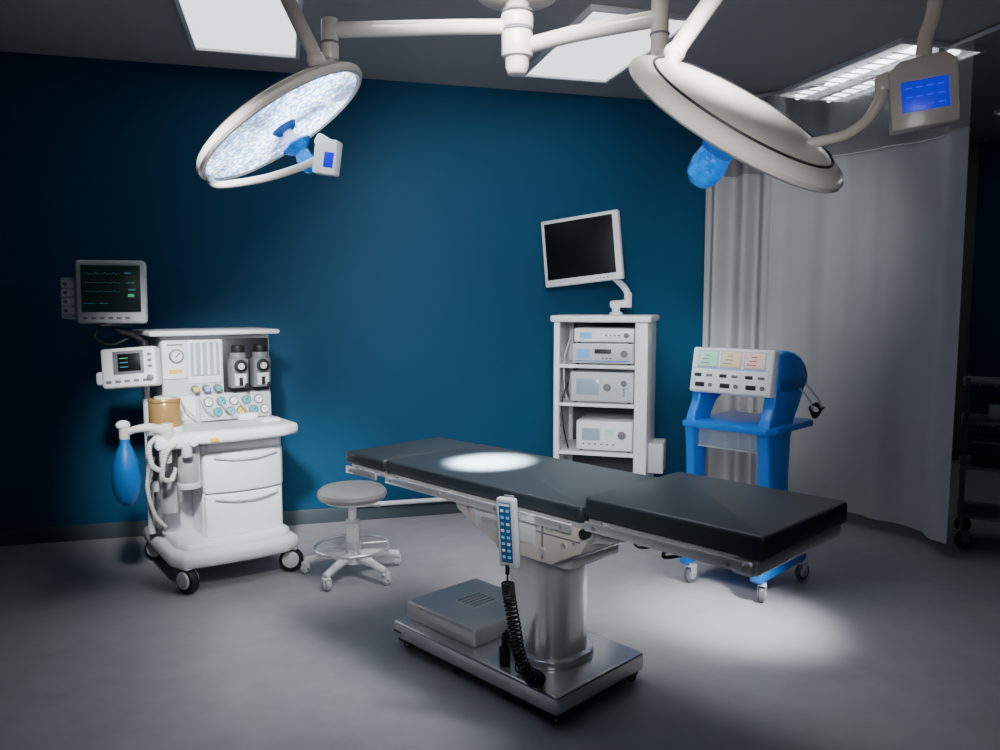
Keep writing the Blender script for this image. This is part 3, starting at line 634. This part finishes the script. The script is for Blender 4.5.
b=B(); b.tube([(.066-.05,3.1,2.555),(-.2,3.02,2.525),(-.61,2.90,2.475)],.028,M_CREAM,seg=16); b.cyl((-.61,2.90,2.37),(-.61,2.90,2.515),.030,M_CREAM,bev=.006); b.ring((-.61,2.90,2.43),.031,.004,M_GREY); b.done('horizontal_arm',th)
b=B(); b.tube([(-.93,2.8,CZ-.01),(-.731,2.8,2.541),(-.64,2.80,2.35)],.026,M_CREAM,seg=16,n=4); b.cyl((-.93,2.8,CZ),(-.93,2.8,CZ-.05),.06,M_CREAM); b.sph((-.638,2.80,2.34),(.034,.034,.034),M_CREAM); b.done('spring_arm',th)
b=B(); b.tube([(-.61,2.90,2.38),(-.615,2.86,2.34),(-.638,2.80,2.34)],.02,M_CREAM); b.tube([(-.638,2.80,2.34),(-.632,2.785,2.30),(-.60,2.775,2.26)],.026,M_CREAM); b.done('yoke',th)
b=B()
b.tube([(-1.00,2.75,1.94),(-.985,2.72,1.91),(-.93,2.68,1.898),(-.80,2.67,1.915),(-.68,2.67,1.95),(-.60,2.67,1.985)],.013,M_CREAM,seg=12); b.done('rim_handle',th)
BM=T((-.578,2.67,1.985))@Matrix.Rotation(rad(-10),4,'Z')@Matrix.Rotation(rad(8),4,'Y')
b=B(BM); b.box((0,0,0),(.080,.055,.115),M_WHITE,.008,2); b.box((-.02,0,.050),(.05,.045,.04),M_WHITE,.01,2,rot=(0,.4,0)); cb=b.done('control_box',th,'small white control box')
b=B(BM); b.b2((.0,.034),(-.0305,-.026),(-.035,.015),M_BLUES,.001); b.done('screen',cb)
FR=(-.41,.49,-.77)
th,hd,H=light('surgical_light','cream round surgical light seen from its smooth back',(.70,2.35,2.04),FR,.355)
b=B(H); b.cyl((0,0,-.040),(0,0,-.08),.022,M_WHITE); b.lathe([(0,-.225),(.03,-.222),(.050,-.20),(.054,-.16),(.046,-.115),(.062,-.09),(.085,-.07),(.075,-.06),(0,-.065)],M_STER,seg=22,wob=.08); b.done('sterile_handle',hd,'blue crinkled plastic sterile handle cover')
b=B(); b.tube([(.066+.05,3.1,2.487),(.30,3.0,2.50),(.573,2.90,2.517)],.030,M_CREAM,seg=16); b.cyl((.573,2.90,2.38),(.573,2.90,2.60),.032,M_CREAM,bev=.006); b.ring((.573,2.90,2.46),.033,.004,M_GREY); b.done('horizontal_arm',th)
b=B(); b.tube([(1.03,2.5,CZ-.01),(.653,2.5,2.43),(.54,2.48,2.27)],.028,M_CREAM,seg=16,n=4); b.cyl((1.03,2.5,CZ),(1.03,2.5,CZ-.05),.06,M_CREAM); b.sph((.536,2.48,2.265),(.034,.034,.034),M_CREAM); b.done('spring_arm',th)
b=B(); b.tube([(.573,2.90,2.39),(.565,2.75,2.34),(.536,2.48,2.265)],.02,M_CREAM); b.tube([(.536,2.48,2.265),(.52,2.44,2.225),(.50,2.385,2.175)],.026,M_CREAM); b.done('yoke',th)
b=B(); b.tube([(.86,2.345,1.955),(.92,2.31,1.965),(.98,2.27,1.975),(1.02,2.23,2.005),(1.043,2.21,2.05),(1.052,2.21,2.082)],.015,M_CREAM,seg=12); b.done('linking_handle',th)
tp=thing('touch_panel','cream control box with blue touch screen on ceiling pole','control panel',(1.143,2.2,CZ),world=True)
PM=T((1.155,2.2,2.070))@Matrix.Rotation(rad(-20),4,'Z')@Matrix.Rotation(rad(-6),4,'Y')
b=B(PM); b.prism([(-.082,-.094),(.084,-.090),(.090,.074),(.06,.100),(-.050,.092),(-.080,.068)],.055,M_CREAM,T((0,.028,0))@XZ,.006,2); b.b2((-.112,-.078),(-.02,.02),(.025,.07),M_CREAM,.006); cb=b.done('control_box',tp)
b=B(PM); b.b2((-.052,.062),(-.032,-.026),(-.048,.032),M_BLUES,.001); sc=b.done('screen',cb,'glowing blue touch screen')
for r in range(3):
    for q in range(4): 
        b=B(PM); b.b2((-.043+q*.026,-.027+q*.026),(-.0335,-.032),(-.036+r*.024,-.032+r*.024),M_BLUET,.0005); b.done('icon',sc)
b=B(); b.tube([(1.20,2.2,CZ-.01),(1.19,2.2,2.50),(1.18,2.2,2.30),(1.16,2.2,2.22),(1.155,2.2,2.155)],.020,M_CREAM,seg=14); b.cyl((1.20,2.2,CZ),(1.20,2.2,CZ-.03),.06,M_CREAM); b.done('pole',tp)

# ---------------- lights ----------------
def area(name,loc,target,size,energy,col=(1,1,1),spread=180):
    l=D.lights.new(name,'AREA'); l.energy=energy; l.color=col; l.size=size; l.spread=rad(spread)
    o=D.objects.new(name,l); link(o); o.location=loc; o.rotation_euler=(Vector(target)-Vector(loc)).to_track_quat('-Z','Y').to_euler(); return o
def spot(name,loc,target,ang,energy,blend=.5,r=.08,col=(1,1,1)):
    l=D.lights.new(name,'SPOT'); l.energy=energy; l.color=col; l.spot_size=rad(ang); l.spot_blend=blend; l.shadow_soft_size=r
    o=D.objects.new(name,l); link(o); o.location=loc; o.rotation_euler=(Vector(target)-Vector(loc)).to_track_quat('-Z','Y').to_euler(); return o
cw=(.97,.985,1)
area('added_overhead_fill',(.1,3.6,2.93),(.1,3.65,0),1.1,14,cw,95)  # added soft fill from overhead; no fixture hangs here
spot('added_floor_fill',(.1,3.3,2.3),(-.1,3.65,0),86,66,1.,.3,cw)  # added downward spot to brighten the central floor, not a room lamp
spot('added_room_fill',(.0,.1,1.95),(.05,4.6,1.30),50,430,1.,.35,cw)  # unseen front fill added above the camera, falling off to the corners
spot('added_wall_wash',(.0,2.4,2.85),(.2,5.5,1.4),70,270,1.,.25,cw)  # added spot that brightens the back wall; the room has no such fitting
spot('left_head_lamp',(-.66,2.78,2.0),(-.07,3.28,.82),15,56000,1.,.04,(.90,.96,1))
spot('right_head_lamp',(.60,2.50,1.85),(.10,3.1,.82),60,70,.8,.10,(.9,.95,1))
spot('added_pool_spot',(1.9,2.6,2.0),(1.12,3.62,0),25,720,1.,.12,(.95,.97,1))  # unseen extra spot, added to throw the pool of light on the floor
spot('added_machine_spot',(-.8,1.6,2.4),(-1.50,4.3,.85),31,860,1.,.14,cw)  # added local spot that lifts the anesthesia machine and stool
spot('added_cart_spot',(.5,1.6,2.6),(1.0,4.7,1.1),28,680,1.,.12,cw)  # local spot added to brighten the carts; no real fixture
spot('added_curtain_spot',(1.3,3.6,2.7),(1.95,5.5,1.8),58,62,1.,.12,cw)  # invented spot to lighten the curtain folds
spot('added_head_fill',(.5,.2,1.7),(.80,2.3,2.15),50,30,1.,.25,cw)  # added fill for the right light head, arms and control box
w=D.worlds.new('World'); SC.world=w; w.use_nodes=True; w.node_tree.nodes['Background'].inputs[0].default_value=(.8,.88,1,1); w.node_tree.nodes['Background'].inputs[1].default_value=.014

cam=D.cameras.new('camera'); cam.sensor_width=36; cam.lens=780*36/1000; co=D.objects.new('camera',cam); link(co)
co.location=(0,0,1.5); co.rotation_euler=(rad(90-5.27),0,0); cam.clip_start=.05; SC.camera=co
